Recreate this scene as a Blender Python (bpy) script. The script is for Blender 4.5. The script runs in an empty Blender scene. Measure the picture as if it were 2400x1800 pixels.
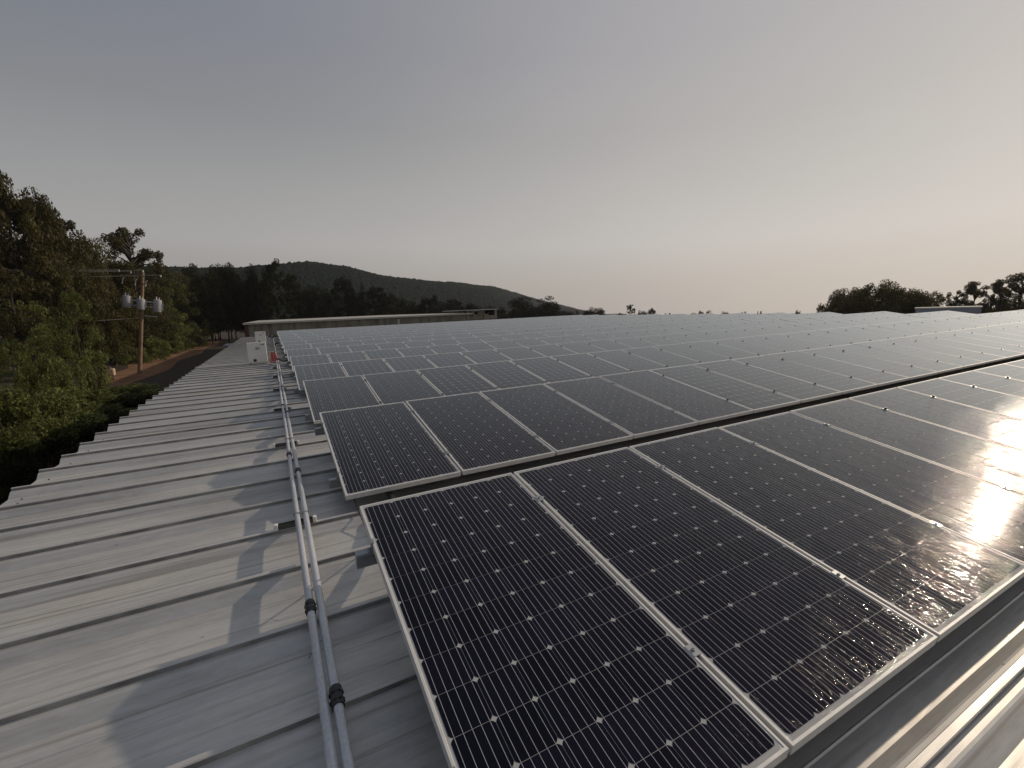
import bpy, bmesh, math, random
import numpy as np
from mathutils import Matrix, Vector, Quaternion

C = bpy.context.scene.collection
S = bpy.context.scene
rad = math.radians

# ------------------------------------------------------------------ camera, sky, sun, exposure
SLOPE = rad(2.0)                                   # the roof rises this much towards the right (+x)
R4 = Matrix(((math.cos(SLOPE), 0, -math.sin(SLOPE), 0), (0, 1, 0, 0),
             (math.sin(SLOPE), 0, math.cos(SLOPE), 0), (0, 0, 0, 1)))      # roof frame -> world
cam_d = bpy.data.cameras.new('camera')
cam = bpy.data.objects.new('camera', cam_d)
C.objects.link(cam)
cam_d.sensor_width = 36
cam_d.lens = 1081.3 / 2400 * 36
cam_d.clip_start = 0.05
cam_d.clip_end = 9000
cam.matrix_world = R4 @ (Matrix.Translation((-0.33556, -0.74864, 1.43748))
                         @ Matrix.Rotation(-0.471266, 4, 'Z') @ Matrix.Rotation(1.408165, 4, 'X')
                         @ Matrix.Rotation(-0.041882, 4, 'Z'))
S.camera = cam
EYE = (-0.3855, -0.7486, 1.4249)

SUN_EL, SUN_AZ = rad(25.1), rad(7.9)               # azimuth measured from +x towards +y
world = bpy.data.worlds.new('World')
S.world = world
world.use_nodes = True
wn, wl = world.node_tree.nodes, world.node_tree.links
wn.clear()
sky = wn.new('ShaderNodeTexSky')
sky.sky_type = 'NISHITA'
sky.sun_disc = False
sky.sun_elevation = SUN_EL
sky.sun_rotation = math.pi / 2 - SUN_AZ
sky.altitude = 100
sky.air_density = 1.0
sky.dust_density = 1.5
sky.ozone_density = 1.0
# thick dry haze over the clear sky: paler and warmer low down and round the sun, continuous all the way round
def wmath(op, x, y=None, clamp=False):
    n = wn.new('ShaderNodeMath'); n.operation = op; n.use_clamp = clamp
    for i, v in enumerate((x, y)):
        if v is None: continue
        if isinstance(v, (int, float)): n.inputs[i].default_value = v
        else: wl.new(v, n.inputs[i])
    return n.outputs[0]
wtc = wn.new('ShaderNodeTexCoord')
wsep = wn.new('ShaderNodeSeparateXYZ'); wl.new(wtc.outputs['Generated'], wsep.inputs[0])
wramp = wn.new('ShaderNodeValToRGB')
HZ = [(0.0, (.315, .290, .262)), (.06, (.325, .303, .278)), (.14, (.368, .362, .352)), (.24, (.300, .307, .308)), (.34, (.222, .236, .252)), (.45, (.176, .196, .236)), (1.0, (.100, .140, .205))]
while len(wramp.color_ramp.elements) < len(HZ): wramp.color_ramp.elements.new(.5)
for e_, (p_, c_) in zip(wramp.color_ramp.elements, HZ): e_.position = p_; e_.color = (*c_, 1)
wl.new(wmath('MAXIMUM', wsep.outputs[2], 0), wramp.inputs[0])
wdot = wn.new('ShaderNodeVectorMath'); wdot.operation = 'DOT_PRODUCT'
wl.new(wtc.outputs['Generated'], wdot.inputs[0])
wdot.inputs[1].default_value = (math.cos(SUN_EL)*math.cos(SUN_AZ), math.cos(SUN_EL)*math.sin(SUN_AZ), math.sin(SUN_EL))
glow = wmath('POWER', wmath('MULTIPLY', wmath('ADD', wdot.outputs['Value'], 1), .5), 3.8)
wsun = wn.new('ShaderNodeMix'); wsun.data_type = 'RGBA'; wsun.blend_type = 'MULTIPLY'; wsun.inputs[0].default_value = 1
wl.new(glow, wsun.inputs[6]); wsun.inputs[7].default_value = (.335, .29, .24, 1)
wadd = wn.new('ShaderNodeMix'); wadd.data_type = 'RGBA'; wadd.blend_type = 'ADD'; wadd.inputs[0].default_value = 1
wl.new(wramp.outputs[0], wadd.inputs[6]); wl.new(wsun.outputs[2], wadd.inputs[7])
wno = wn.new('ShaderNodeTexNoise'); wno.inputs['Scale'].default_value = 1.4; wno.inputs['Detail'].default_value = 5
wmap = wn.new('ShaderNodeMapping'); wmap.inputs['Scale'].default_value = (1, 1, 2.6)
wl.new(wtc.outputs['Generated'], wmap.inputs[0]); wl.new(wmap.outputs[0], wno.inputs['Vector'])
wvar = wn.new('ShaderNodeMix'); wvar.data_type = 'RGBA'; wvar.blend_type = 'MIX'
wl.new(wno.outputs['Fac'], wvar.inputs[0])
wvar.inputs[6].default_value = (.905, .93, .94, 1); wvar.inputs[7].default_value = (1.095, 1.065, 1.07, 1)      # faint uneven veil
wveil = wn.new('ShaderNodeMix'); wveil.data_type = 'RGBA'; wveil.blend_type = 'MULTIPLY'; wveil.inputs[0].default_value = 1
wl.new(wadd.outputs[2], wveil.inputs[6]); wl.new(wvar.outputs[2], wveil.inputs[7])
hz = wn.new('ShaderNodeVectorMath'); hz.operation = 'SCALE'; hz.inputs['Scale'].default_value = 17.6
wl.new(wveil.outputs[2], hz.inputs[0])
mul = wn.new('ShaderNodeMix'); mul.data_type = 'RGBA'; mul.blend_type = 'MIX'
mul.inputs[0].default_value = 0.94
wl.new(sky.outputs[0], mul.inputs[6])
wl.new(hz.outputs[0], mul.inputs[7])
bg = wn.new('ShaderNodeBackground')
bg.inputs['Strength'].default_value = 0.1
wo = wn.new('ShaderNodeOutputWorld')
wl.new(mul.outputs[2], bg.inputs['Color'])
wl.new(bg.outputs[0], wo.inputs[0])

sun_d = bpy.data.lights.new('sun', 'SUN')
sun_d.energy = 4.4
sun_d.angle = rad(0.9)
sun_d.color = (1.0, 0.83, 0.64)
sun = bpy.data.objects.new('sun', sun_d)
C.objects.link(sun)
sd = Vector((math.cos(SUN_EL) * math.cos(SUN_AZ), math.cos(SUN_EL) * math.sin(SUN_AZ), math.sin(SUN_EL)))
sun.rotation_euler = sd.to_track_quat('Z', 'Y').to_euler()

S.view_settings.view_transform = 'Standard'
S.view_settings.look = 'None'
S.view_settings.gamma = 1
S.view_settings.use_curve_mapping = False
S.view_settings.exposure = -0.85
S.render.engine = 'CYCLES'
S.cycles.max_bounces = 6
S.cycles.transparent_max_bounces = 6
S.cycles.volume_bounces = 0

# ------------------------------------------------------------------ helpers
def put(o, m, parent=None):
    if parent is not None:
        o.parent = parent
        o.matrix_local = m
    else:
        o.matrix_world = m
    return o

def tag(o, label=None, cat=None, group=None, kind=None):
    if label: o['label'] = label
    if cat: o['category'] = cat
    if group: o['group'] = group
    if kind: o['kind'] = kind
    return o

def empty(name, m, label, cat, group=None):
    o = bpy.data.objects.new(name, None)
    o.empty_display_size = 0.2
    C.objects.link(o)
    o.matrix_world = m
    return tag(o, label, cat, group)

I4 = Matrix.Identity(4)
def TR(x, y, z): return Matrix.Translation((x, y, z))

class MB:
    """collects faces; build() links them as ONE mesh object"""
    def __init__(s): s.v, s.f, s.m, s.uv, s.sm = [], [], [], [], []
    def add(s, verts, faces, mi=0, smooth=False, uvs=None):
        b = len(s.v); s.v += [tuple(v) for v in verts]
        for i, f in enumerate(faces):
            s.f.append(tuple(b + k for k in f)); s.m.append(mi); s.sm.append(smooth)
            s.uv.append(uvs[i] if uvs else None)
        return s
    def box(s, x0, y0, z0, x1, y1, z1, mi=0, M=None):
        vs = [Vector(p) for p in ((x0,y0,z0),(x1,y0,z0),(x1,y1,z0),(x0,y1,z0),(x0,y0,z1),(x1,y0,z1),(x1,y1,z1),(x0,y1,z1))]
        if M: vs = [M @ v for v in vs]
        return s.add(vs, ((0,3,2,1),(4,5,6,7),(0,1,5,4),(1,2,6,5),(2,3,7,6),(3,0,4,7)), mi)
    def rbox(s, x0, y0, z0, x1, y1, z1, r, mi=0, seg=2):
        """box with bevelled edges"""
        bm = bmesh.new()
        bmesh.ops.create_cube(bm, size=1, matrix=TR((x0+x1)/2,(y0+y1)/2,(z0+z1)/2) @ Matrix.Diagonal((x1-x0, y1-y0, z1-z0, 1)))
        bmesh.ops.bevel(bm, geom=list(bm.edges), offset=r, segments=seg, affect='EDGES', profile=0.6)
        bm.verts.index_update()
        s.add([v.co[:] for v in bm.verts], [[v.index for v in f.verts] for f in bm.faces], mi, False)
        bm.free(); return s
    def tube(s, pts, r, n=12, mi=0, caps=True, radii=None):
        pts = [Vector(p) for p in pts]; rings = []
        up = Vector((0, 0, 1))
        for i, p in enumerate(pts):
            d = (pts[min(i+1, len(pts)-1)] - pts[max(i-1, 0)]).normalized()
            a = d.cross(up)
            if a.length < 1e-3: a = d.cross(Vector((1, 0, 0)))
            a.normalize(); b = d.cross(a)
            rr = radii[i] if radii else r
            rings.append([p + (a*math.cos(2*math.pi*k/n) + b*math.sin(2*math.pi*k/n))*rr for k in range(n)])
        vs = [v for ring in rings for v in ring]
        fs = []
        for i in range(len(pts)-1):
            for k in range(n):
                fs.append((i*n+k, i*n+(k+1) % n, (i+1)*n+(k+1) % n, (i+1)*n+k))
        s.add(vs, fs, mi, True)
        if caps:
            s.add(rings[0], [tuple(range(n))], mi); s.add(rings[-1], [tuple(reversed(range(n)))], mi)
        return s
    def mesh(s, name, mats):
        me = bpy.data.meshes.new(name)
        me.from_pydata(s.v, [], s.f)
        for m in (mats if isinstance(mats, (list, tuple)) else [mats]): me.materials.append(m)
        me.polygons.foreach_set('material_index', s.m)
        me.polygons.foreach_set('use_smooth', s.sm)
        if any(u is not None for u in s.uv):
            ul = me.uv_layers.new(name='UVMap'); k = 0
            for f, u in zip(s.f, s.uv):
                for j in range(len(f)):
                    ul.data[k].uv = u[j] if u else (0, 0); k += 1
        me.update()
        return me
    def build(s, name, mats, m=I4, parent=None):
        return put(link(name, s.mesh(name, mats)), m, parent)

def link(name, me):
    o = bpy.data.objects.new(name, me); C.objects.link(o); return o

def hash01(*a):
    r = random.Random(repr(a)); return r.random()

# ------------------------------------------------------------------ materials
def mat(name):
    m = bpy.data.materials.new(name); m.use_nodes = True
    nt = m.node_tree; b = nt.nodes['Principled BSDF']
    return m, nt, nt.nodes, nt.links, b

def N(nodes, t, **kw):
    n = nodes.new(t)
    for k, v in kw.items(): setattr(n, k, v)
    return n

def noise(nt, scale, detail=4, rough=.55, vec=None, dim='3D'):
    n = nt.nodes.new('ShaderNodeTexNoise'); n.noise_dimensions = dim
    n.inputs['Scale'].default_value = scale; n.inputs['Detail'].default_value = detail
    n.inputs['Roughness'].default_value = rough
    if vec is not None: nt.links.new(vec, n.inputs['Vector'])
    return n.outputs['Fac']

def mapping(nt, src, scale=(1, 1, 1), loc=(0, 0, 0)):
    n = nt.nodes.new('ShaderNodeMapping')
    n.inputs['Scale'].default_value = scale; n.inputs['Location'].default_value = loc
    nt.links.new(src, n.inputs['Vector']); return n.outputs[0]

def pos(nt):
    return nt.nodes.new('ShaderNodeNewGeometry').outputs['Position']

def math_(nt, op, a, b=None, c=None, clamp=False):
    n = nt.nodes.new('ShaderNodeMath'); n.operation = op; n.use_clamp = clamp
    for i, v in enumerate((a, b, c)):
        if v is None: continue
        if isinstance(v, (int, float)): n.inputs[i].default_value = v
        else: nt.links.new(v, n.inputs[i])
    return n.outputs[0]

def ramp(nt, fac, stops):
    n = nt.nodes.new('ShaderNodeValToRGB'); e = n.color_ramp.elements
    while len(e) < len(stops): e.new(0.5)
    for i, (p, c) in enumerate(stops):
        e[i].position = p; e[i].color = (*c, 1) if len(c) == 3 else c
    nt.links.new(fac, n.inputs[0]); return n.outputs[0]

def mix(nt, fac, a, b, blend='MIX'):
    n = nt.nodes.new('ShaderNodeMix'); n.data_type = 'RGBA'; n.blend_type = blend
    for i, v in ((0, fac), (6, a), (7, b)):
        if isinstance(v, (int, float)): n.inputs[i].default_value = v
        elif isinstance(v, tuple): n.inputs[i].default_value = (*v, 1)
        else: nt.links.new(v, n.inputs[i])
    return n.outputs[2]

def bump(nt, h, strength, dist=0.01, normal=None):
    n = nt.nodes.new('ShaderNodeBump'); n.inputs['Strength'].default_value = strength
    n.inputs['Distance'].default_value = dist; nt.links.new(h, n.inputs['Height'])
    if normal is not None: nt.links.new(normal, n.inputs['Normal'])
    return n.outputs[0]

def simple(name, col, rough=.6, metal=0, var=.15, scale=6, bumpy=0):
    m, nt, ns, ls, b = mat(name)
    f = noise(nt, scale, 5, vec=pos(nt))
    c = ramp(nt, f, ((.3, tuple(x*(1-var) for x in col)), (.7, tuple(min(1, x*(1+var)) for x in col))))
    ls.new(c, b.inputs['Base Color'])
    b.inputs['Roughness'].default_value = rough; b.inputs['Metallic'].default_value = metal
    if bumpy: ls.new(bump(nt, noise(nt, scale*6, 4, vec=pos(nt)), bumpy), b.inputs['Normal'])
    return m

def roof_material(name, base=(.47, .465, .44)):
    m, nt, ns, ls, b = mat(name)
    p = pos(nt)
    big = noise(nt, 1.1, 6, .6, mapping(nt, p, (.5, 1.3, 1)))
    streak = noise(nt, 3.0, 6, .6, mapping(nt, p, (.35, 9, 1)))
    fine = noise(nt, 45, 3, .6, mapping(nt, p, (.25, 1, 1)))
    c = ramp(nt, big, ((.3, tuple(x*.70 for x in base)), (.5, base), (.68, (base[0]*1.14, base[1]*1.12, base[2]*1.05))))
    c = mix(nt, math_(nt, 'MULTIPLY', ramp(nt, streak, ((.5, (0, 0, 0)), (.74, (1, 1, 1)))), .5), c, (.29, .265, .225))
    c = mix(nt, math_(nt, 'MULTIPLY', ramp(nt, noise(nt, 2.3, 5, .6, mapping(nt, p, (.6, 2.2, 1), (4, 2, 0))), ((.6, (0, 0, 0)), (.78, (1, 1, 1)))), .45), c, (.34, .25, .17))
    c = mix(nt, .25, c, ramp(nt, fine, ((.3, (.3, .3, .29)), (.7, (.62, .61, .58)))))
    wash = noise(nt, 1.0, 3, .5, mapping(nt, p, (.22, 24, 1), (7, 3, 0)))
    c = mix(nt, math_(nt, 'MULTIPLY', ramp(nt, wash, ((.60, (0, 0, 0)), (.68, (1, 1, 1)))), .5), c, (.27, .215, .17))
    spots = nt.nodes.new('ShaderNodeTexVoronoi'); spots.inputs['Scale'].default_value = 5.5
    ls.new(mapping(nt, p, (.7, 1.3, 1)), spots.inputs['Vector'])
    c = mix(nt, math_(nt, 'MULTIPLY', ramp(nt, spots.outputs['Distance'], ((.02, (1, 1, 1)), (.05, (0, 0, 0)))), .6), c, (.12, .1, .08))
    ls.new(c, b.inputs['Base Color'])
    b.inputs['Metallic'].default_value = .42
    ls.new(ramp(nt, streak, ((.3, (.38,)*3), (.7, (.56,)*3))), b.inputs['Roughness'])
    ls.new(bump(nt, noise(nt, 2.2, 3, .5, mapping(nt, p, (.5, 1.6, 1))), .35, .02), b.inputs['Normal'])
    return m

def glass_coat(nt, b, dist=.0006):
    """tempered cover glass of a module: clear coat with dried run marks, water beads and a dust film with sky sheen painted in"""
    p = pos(nt)
    run = noise(nt, 1.0, 4, .6, mapping(nt, p, (26, 3.2, 26)))
    mask = ramp(nt, run, ((.44, (0, 0, 0)), (.56, (1, 1, 1))))
    vo = nt.nodes.new('ShaderNodeTexVoronoi'); vo.inputs['Scale'].default_value = 1
    nt.links.new(mapping(nt, p, (210, 50, 210)), vo.inputs['Vector'])
    d2 = math_(nt, 'POWER', vo.outputs['Distance'], 2)
    bead = math_(nt, 'MAXIMUM', math_(nt, 'SUBTRACT', 1, math_(nt, 'MULTIPLY', d2, 4)), 0)
    h = math_(nt, 'MULTIPLY', bead, math_(nt, 'ADD', math_(nt, 'MULTIPLY', mask, 1.0), .02))
    h = math_(nt, 'ADD', h, math_(nt, 'MULTIPLY', noise(nt, 1.0, 3, .6, mapping(nt, p, (60, 14, 60))), .09))
    n = bump(nt, h, 1.0, dist)
    nt.links.new(n, b.inputs['Coat Normal'])
    b.inputs['Coat Weight'].default_value = 1
    b.inputs['Coat IOR'].default_value = 1.22
    b.inputs['Coat Roughness'].default_value = .046
    # dust film with bluish sky reflection painted into its colour, growing at grazing view
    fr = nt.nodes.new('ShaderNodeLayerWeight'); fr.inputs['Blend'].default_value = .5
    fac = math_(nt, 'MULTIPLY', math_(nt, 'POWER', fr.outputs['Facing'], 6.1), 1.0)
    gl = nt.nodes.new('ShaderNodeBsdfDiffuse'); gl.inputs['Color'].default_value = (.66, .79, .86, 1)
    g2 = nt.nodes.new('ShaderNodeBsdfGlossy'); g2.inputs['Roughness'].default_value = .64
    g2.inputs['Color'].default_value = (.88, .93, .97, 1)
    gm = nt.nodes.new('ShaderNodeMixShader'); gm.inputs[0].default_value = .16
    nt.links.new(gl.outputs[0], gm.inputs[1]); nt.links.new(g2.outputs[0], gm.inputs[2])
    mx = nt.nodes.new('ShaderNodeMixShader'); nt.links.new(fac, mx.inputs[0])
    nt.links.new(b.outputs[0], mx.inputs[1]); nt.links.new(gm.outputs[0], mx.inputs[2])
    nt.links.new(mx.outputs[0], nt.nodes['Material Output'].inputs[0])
    return n

CELLCOL = (.0055, .0055, .013)
BUSCOL = (.45, .45, .49)
def laminate_material():
    """white backsheet with 6 x 12 dark cells printed by UV metres, for modules further off"""
    m, nt, ns, ls, b = mat('module laminate far')
    uv = ns.new('ShaderNodeUVMap'); sp = ns.new('ShaderNodeSeparateXYZ'); ls.new(uv.outputs[0], sp.inputs[0])
    def cellco(o, start, cnt):
        t = math_(nt, 'DIVIDE', math_(nt, 'SUBTRACT', o, start), .1585)
        inside = math_(nt, 'MULTIPLY', math_(nt, 'GREATER_THAN', t, 0), math_(nt, 'LESS_THAN', t, cnt))
        fr = math_(nt, 'SUBTRACT', math_(nt, 'FRACT', t), .5)
        return math_(nt, 'ABSOLUTE', fr), inside, math_(nt, 'FRACT', t)
    ax, ix, fx = cellco(sp.outputs[0], .0205, 6)
    ay, iy, fy = cellco(sp.outputs[1], .027, 12)
    inn = math_(nt, 'MULTIPLY', math_(nt, 'LESS_THAN', ax, .492), math_(nt, 'LESS_THAN', ay, .492))
    cor = math_(nt, 'LESS_THAN', math_(nt, 'ADD', ax, ay), .915)
    cell = math_(nt, 'MULTIPLY', math_(nt, 'MULTIPLY', inn, cor), math_(nt, 'MULTIPLY', ix, iy))
    bb = math_(nt, 'LESS_THAN', math_(nt, 'ABSOLUTE', math_(nt, 'SUBTRACT', math_(nt, 'FRACT', math_(nt, 'MULTIPLY', fx, 5)), .5)), .03)
    col = mix(nt, cell, (.5, .5, .49), mix(nt, bb, CELLCOL, (.16, .16, .18)))
    ls.new(col, b.inputs['Base Color'])
    b.inputs['Roughness'].default_value = .5
    b.inputs['Specular IOR Level'].default_value = 0
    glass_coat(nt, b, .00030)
    return m

def backsheet_material():
    m, nt, ns, ls, b = mat('module backsheet')
    b.inputs['Base Color'].default_value = (.43, .43, .42, 1); b.inputs['Roughness'].default_value = .5
    b.inputs['Specular IOR Level'].default_value = 0
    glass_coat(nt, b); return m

def cell_material():
    m, nt, ns, ls, b = mat('module cell')
    tc = ns.new('ShaderNodeTexCoord'); sp = ns.new('ShaderNodeSeparateXYZ'); ls.new(tc.outputs['Object'], sp.inputs[0])
    t = math_(nt, 'DIVIDE', sp.outputs[0], .0314)                       # five busbars across the cell
    d = math_(nt, 'ABSOLUTE', math_(nt, 'SUBTRACT', math_(nt, 'FRACT', math_(nt, 'ADD', t, .5)), .5))
    bb = math_(nt, 'LESS_THAN', d, .027)
    oi = ns.new('ShaderNodeObjectInfo')
    cc = ramp(nt, oi.outputs['Random'], ((0, (.0035, .004, .010)), (.5, CELLCOL), (1, (.008, .0075, .018))))
    ls.new(mix(nt, bb, cc, BUSCOL), b.inputs['Base Color'])
    b.inputs['Roughness'].default_value = .5; b.inputs['Specular IOR Level'].default_value = 0
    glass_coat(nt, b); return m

def leaf_material(name, c0, c1, c2, trans=.25, spec=.12):
    m, nt, ns, ls, b = mat(name)
    oi = ns.new('ShaderNodeObjectInfo')
    n1 = noise(nt, .55, 3, .6, pos(nt)); n2 = noise(nt, 7, 2, .5, pos(nt))
    f = math_(nt, 'ADD', math_(nt, 'MULTIPLY', n1, .55), math_(nt, 'ADD', math_(nt, 'MULTIPLY', n2, .3), math_(nt, 'MULTIPLY', oi.outputs['Random'], .2)))
    c = ramp(nt, f, ((.33, c0), (.52, c1), (.72, c2)))
    ls.new(c, b.inputs['Base Color']); b.inputs['Roughness'].default_value = .55
    b.inputs['Specular IOR Level'].default_value = spec
    tr = ns.new('ShaderNodeBsdfTranslucent'); ls.new(mix(nt, .5, c, (.09, .1, .02)), tr.inputs[0])
    mx = ns.new('ShaderNodeMixShader'); mx.inputs[0].default_value = trans
    ls.new(b.outputs[0], mx.inputs[1]); ls.new(tr.outputs[0], mx.inputs[2])
    ls.new(mx.outputs[0], nt.nodes['Material Output'].inputs[0])
    return m

M_roof = roof_material('galvanised roof sheet', (.63, .615, .585))
M_seam = simple('weathered seam', (.33, .325, .31), .5, .2, .25, 8)
M_seam_shade = simple('seam side shade', (.25, .245, .235), .7, 0, .4, 5)  # dark tone painted on the seam sides, standing in for their shade
M_alu = simple('anodised aluminium frame', (.66, .65, .63), .55, .15, .08, 20)
M_rail = simple('mill aluminium rail', (.34, .36, .37), .42, .6, .12, 12)
M_galv = None
def galv():
    m, nt, ns, ls, b = mat('galvanised conduit')
    p = pos(nt)
    v = ns.new('ShaderNodeTexVoronoi'); v.inputs['Scale'].default_value = 90; ls.new(mapping(nt, p, (1, .5, 1)), v.inputs['Vector'])
    c = ramp(nt, v.outputs['Distance'], ((.1, (.42, .44, .47)), (.7, (.62, .64, .67))))
    ls.new(mix(nt, .5, c, ramp(nt, noise(nt, 1.7, 4, vec=p), ((.35, (.38, .41, .47)), (.65, (.66, .66, .67))))), b.inputs['Base Color'])
    b.inputs['Metallic'].default_value = .35; b.inputs['Roughness'].default_value = .38
    ls.new(bump(nt, v.outputs['Distance'], .1, .002), b.inputs['Normal']); return m
M_galv = galv()
M_black = simple('black plastic', (.016, .016, .018), .45, 0, .2, 20)
M_white = simple('white cap plastic', (.72, .71, .67), .45, 0, .06, 9)
M_strutd = simple('dark strut', (.07, .075, .07), .6, .3, .2, 14)
M_bark = simple('dark bark and old timber', (.035, .027, .02), .9, 0, .3, 4)
M_lam = laminate_material(); M_back = backsheet_material(); M_cell = cell_material()
M_inv = simple('white inverter paint', (.66, .67, .63), .4, 0, .05, 2)
M_red = simple('faded red plastic', (.33, .085, .085), .5, 0, .25, 8)
M_redink = simple('dark red ink', (.2, .03, .03), .5, 0, .1, 8)
M_tan = simple('tan plastic', (.5, .38, .27), .6, 0, .15, 8)
M_wood = simple('weathered pole wood', (.23, .15, .095), .85, 0, .3, 3, .4)
M_tank = simple('pale grey tank paint', (.34, .34, .36), .45, 0, .12, 3)
M_porc = simple('glazed porcelain', (.6, .6, .58), .2, 0, .05, 5)
M_wire = simple('bare wire', (.32, .29, .26), .5, .3, .1, 5)
M_fascia = simple('pale fascia', (.46, .44, .38), .6, 0, .1, 1.2)
M_roof2 = simple('pale far roof', (.44, .425, .37), .6, .1, .12, .6)
M_darkopen = simple('dark interior', (.01, .01, .01), .9)
M_rust = simple('rusty red post', (.09, .045, .035), .8, 0, .3, 4)
M_wall = simple('building wall', (.3, .29, .26), .7, .1, .15, 1.5)
M_unit = simple('blue grey metal', (.2, .22, .27), .5, .3, .1, 2)
def stained_wall():
    m, nt, ns, ls, b = mat('stained corrugated wall')
    p = pos(nt)
    a = noise(nt, 1, 6, .65, mapping(nt, p, (1.6, 1.6, .35)))
    c = ramp(nt, a, ((.32, (.10, .085, .06)), (.5, (.22, .2, .155)), (.68, (.3, .285, .23))))
    r = noise(nt, 1, 5, .6, mapping(nt, p, (.35, .35, .8), (3, 1, 0)))
    c = mix(nt, ramp(nt, r, ((.55, (0, 0, 0)), (.75, (.6, .6, .6)))), c, (.16, .09, .07))
    ls.new(c, b.inputs['Base Color']); b.inputs['Roughness'].default_value = .75
    return m
M_stain = stained_wall()
M_leaf_pine = leaf_material('pine needles', (.028, .023, .010), (.060, .048, .018), (.10, .085, .03))
M_leaf_oak = leaf_material('dark broad leaves', (.034, .029, .012), (.075, .062, .022), (.13, .11, .036))
M_leaf_shade = leaf_material('shaded leaves', (.008, .008, .004), (.017, .017, .007), (.034, .032, .012), .1, .02)  # shade painted in: darkened leaves for valley trees and bushes under the eave
M_leaf_lit = leaf_material('sunlit broad leaves', (.050, .058, .017), (.125, .138, .040), (.27, .29, .10), .35)  # sunlight painted in: brighter leaf colour for the lit edge trees
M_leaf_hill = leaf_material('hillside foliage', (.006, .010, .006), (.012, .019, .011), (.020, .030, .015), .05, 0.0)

def ground_mat():  # litter and grass, darkened to paint in the shade beside the warehouse
    m, nt, ns, ls, b = mat('leaf litter and grass')
    p = pos(nt)
    a = noise(nt, .35, 8, .65, p)
    c = ramp(nt, a, ((.35, (.030, .018, .009)), (.5, (.038, .024, .011)), (.65, (.026, .026, .010))))
    ls.new(c, b.inputs['Base Color']); b.inputs['Roughness'].default_value = .95
    ls.new(bump(nt, noise(nt, 3, 6, .7, p), .6, .2), b.inputs['Normal']); return m
def dirt_mat():
    m, nt, ns, ls, b = mat('red clay track')
    p = pos(nt)
    a = noise(nt, .5, 7, .65, mapping(nt, p, (1, .35, 1)))
    c = ramp(nt, a, ((.3, (.12, .055, .024)), (.5, (.19, .092, .042)), (.72, (.26, .14, .07))))
    ls.new(c, b.inputs['Base Color']); b.inputs['Roughness'].default_value = .95
    ls.new(bump(nt, noise(nt, 2.5, 6, .7, p), .6, .15), b.inputs['Normal']); return m
M_ground, M_dirt = ground_mat(), dirt_mat()

# ------------------------------------------------------------------ terrain
GZ = -4.6
HILL = [(-40, 4.0), (-22, 3.8), (-12, 3.6), (-6, 4.6), (-1.3, 5.65), (4.1, 6.3), (8, 5.9), (12.3, 4.85), (18, 4.3), (21, 4.15), (24.8, 3.62),
        (27.5, 2.9), (30.5, 1.95), (33.5, 1.25), (36.7, .45), (39, .1), (43, -.3), (180, -.4), (300, -.4), (320, 4)]
HDIST = [(-40, 560), (0, 600), (12, 760), (24, 1000), (31, 1500), (40, 1900), (300, 1900), (320, 560), (360, 600)]
def lerp(tab, x):
    for (a, b), (c, d) in zip(tab, tab[1:]):
        if a <= x <= c: return b + (d-b)*(x-a)/(c-a)
    return tab[-1][1] if x > tab[-1][0] else tab[0][1]
def ground_z(x, y):
    z = GZ
    l = -19 - x
    if l > 0:
        t = min(l, 75); z += .17*t*min(1, t/12)
    r = math.hypot(x-EYE[0], y-EYE[1]); az = math.degrees(math.atan2(x-EYE[0], y-EYE[1]))
    if az < -40: az += 360
    D = lerp(HDIST, az); top = max(0, EYE[2] + D*math.tan(rad(lerp(HILL, az))) - GZ - 9)
    s0 = D*.42
    if r > s0:
        if r < D:
            t = (r-s0)/(D-s0); k = t*t*(3-2*t)
        else:
            t = min(1, (r-D)/(D*.9)); k = 1 - t*t*(3-2*t)
        wob = math.sin(x*.011+y*.017)*.07 + math.sin(x*.031-y*.023)*.04
        z += top*max(0, k)*(1 + wob*(1-k))
    return z

def build_ground():
    mb = MB()
    radii = [0]
    r = 6.0
    while r < 5200: radii.append(r); r *= 1.06
    na = 220
    vs = [(EYE[0], EYE[1], ground_z(EYE[0], EYE[1]))]
    for rr in radii[1:]:
        for k in range(na):
            a = 2*math.pi*k/na
            x, y = EYE[0]+rr*math.sin(a), EYE[1]+rr*math.cos(a); vs.append((x, y, ground_z(x, y)))
    fs = [(0, 1+(k+1) % na, 1+k) for k in range(na)]
    for i in range(len(radii)-2):
        b0, b1 = 1+i*na, 1+(i+1)*na
        for k in range(na): fs.append((b0+k, b0+(k+1) % na, b1+(k+1) % na, b1+k))
    mb.add(vs, fs, 0, True)
    return tag(mb.build('ground', M_ground), kind='structure')
build_ground()
mb = MB(); vs = []; fs = []
for i, y in enumerate(range(20, 150, 3)):
    w0 = -17.2 + math.sin(y*.13)*.9 + math.sin(y*.37)*.4 + max(0, (y-90))*.03
    vs += [(w0, y, GZ+.03), (w0+1.5, y, GZ+.035), (-14, y, GZ+.035), (-12.3 + math.sin(y*.21)*.5, y, GZ+.03)]  # right edge follows the warehouse shadow line, darker ground beyond
    if i:
        b = 4*i
        for k in range(3): fs.append((b-4+k, b-3+k, b+1+k, b+k))
mb.add(vs, fs, 0, True)
tag(mb.build('dirt_track', M_dirt), kind='structure')

# ------------------------------------------------------------------ warehouse with standing-seam roof
PITCH = .6165
SEAM0 = 1.633 - 3*PITCH + .035
RX0, RX1 = -2.78, 33.7
ZP = -.185                                       # pan level in the roof frame
bld = empty('warehouse', R4 @ TR(RX0, 0, ZP), 'long low warehouse whose ribbed metal roof carries the solar panels', 'building')

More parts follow.
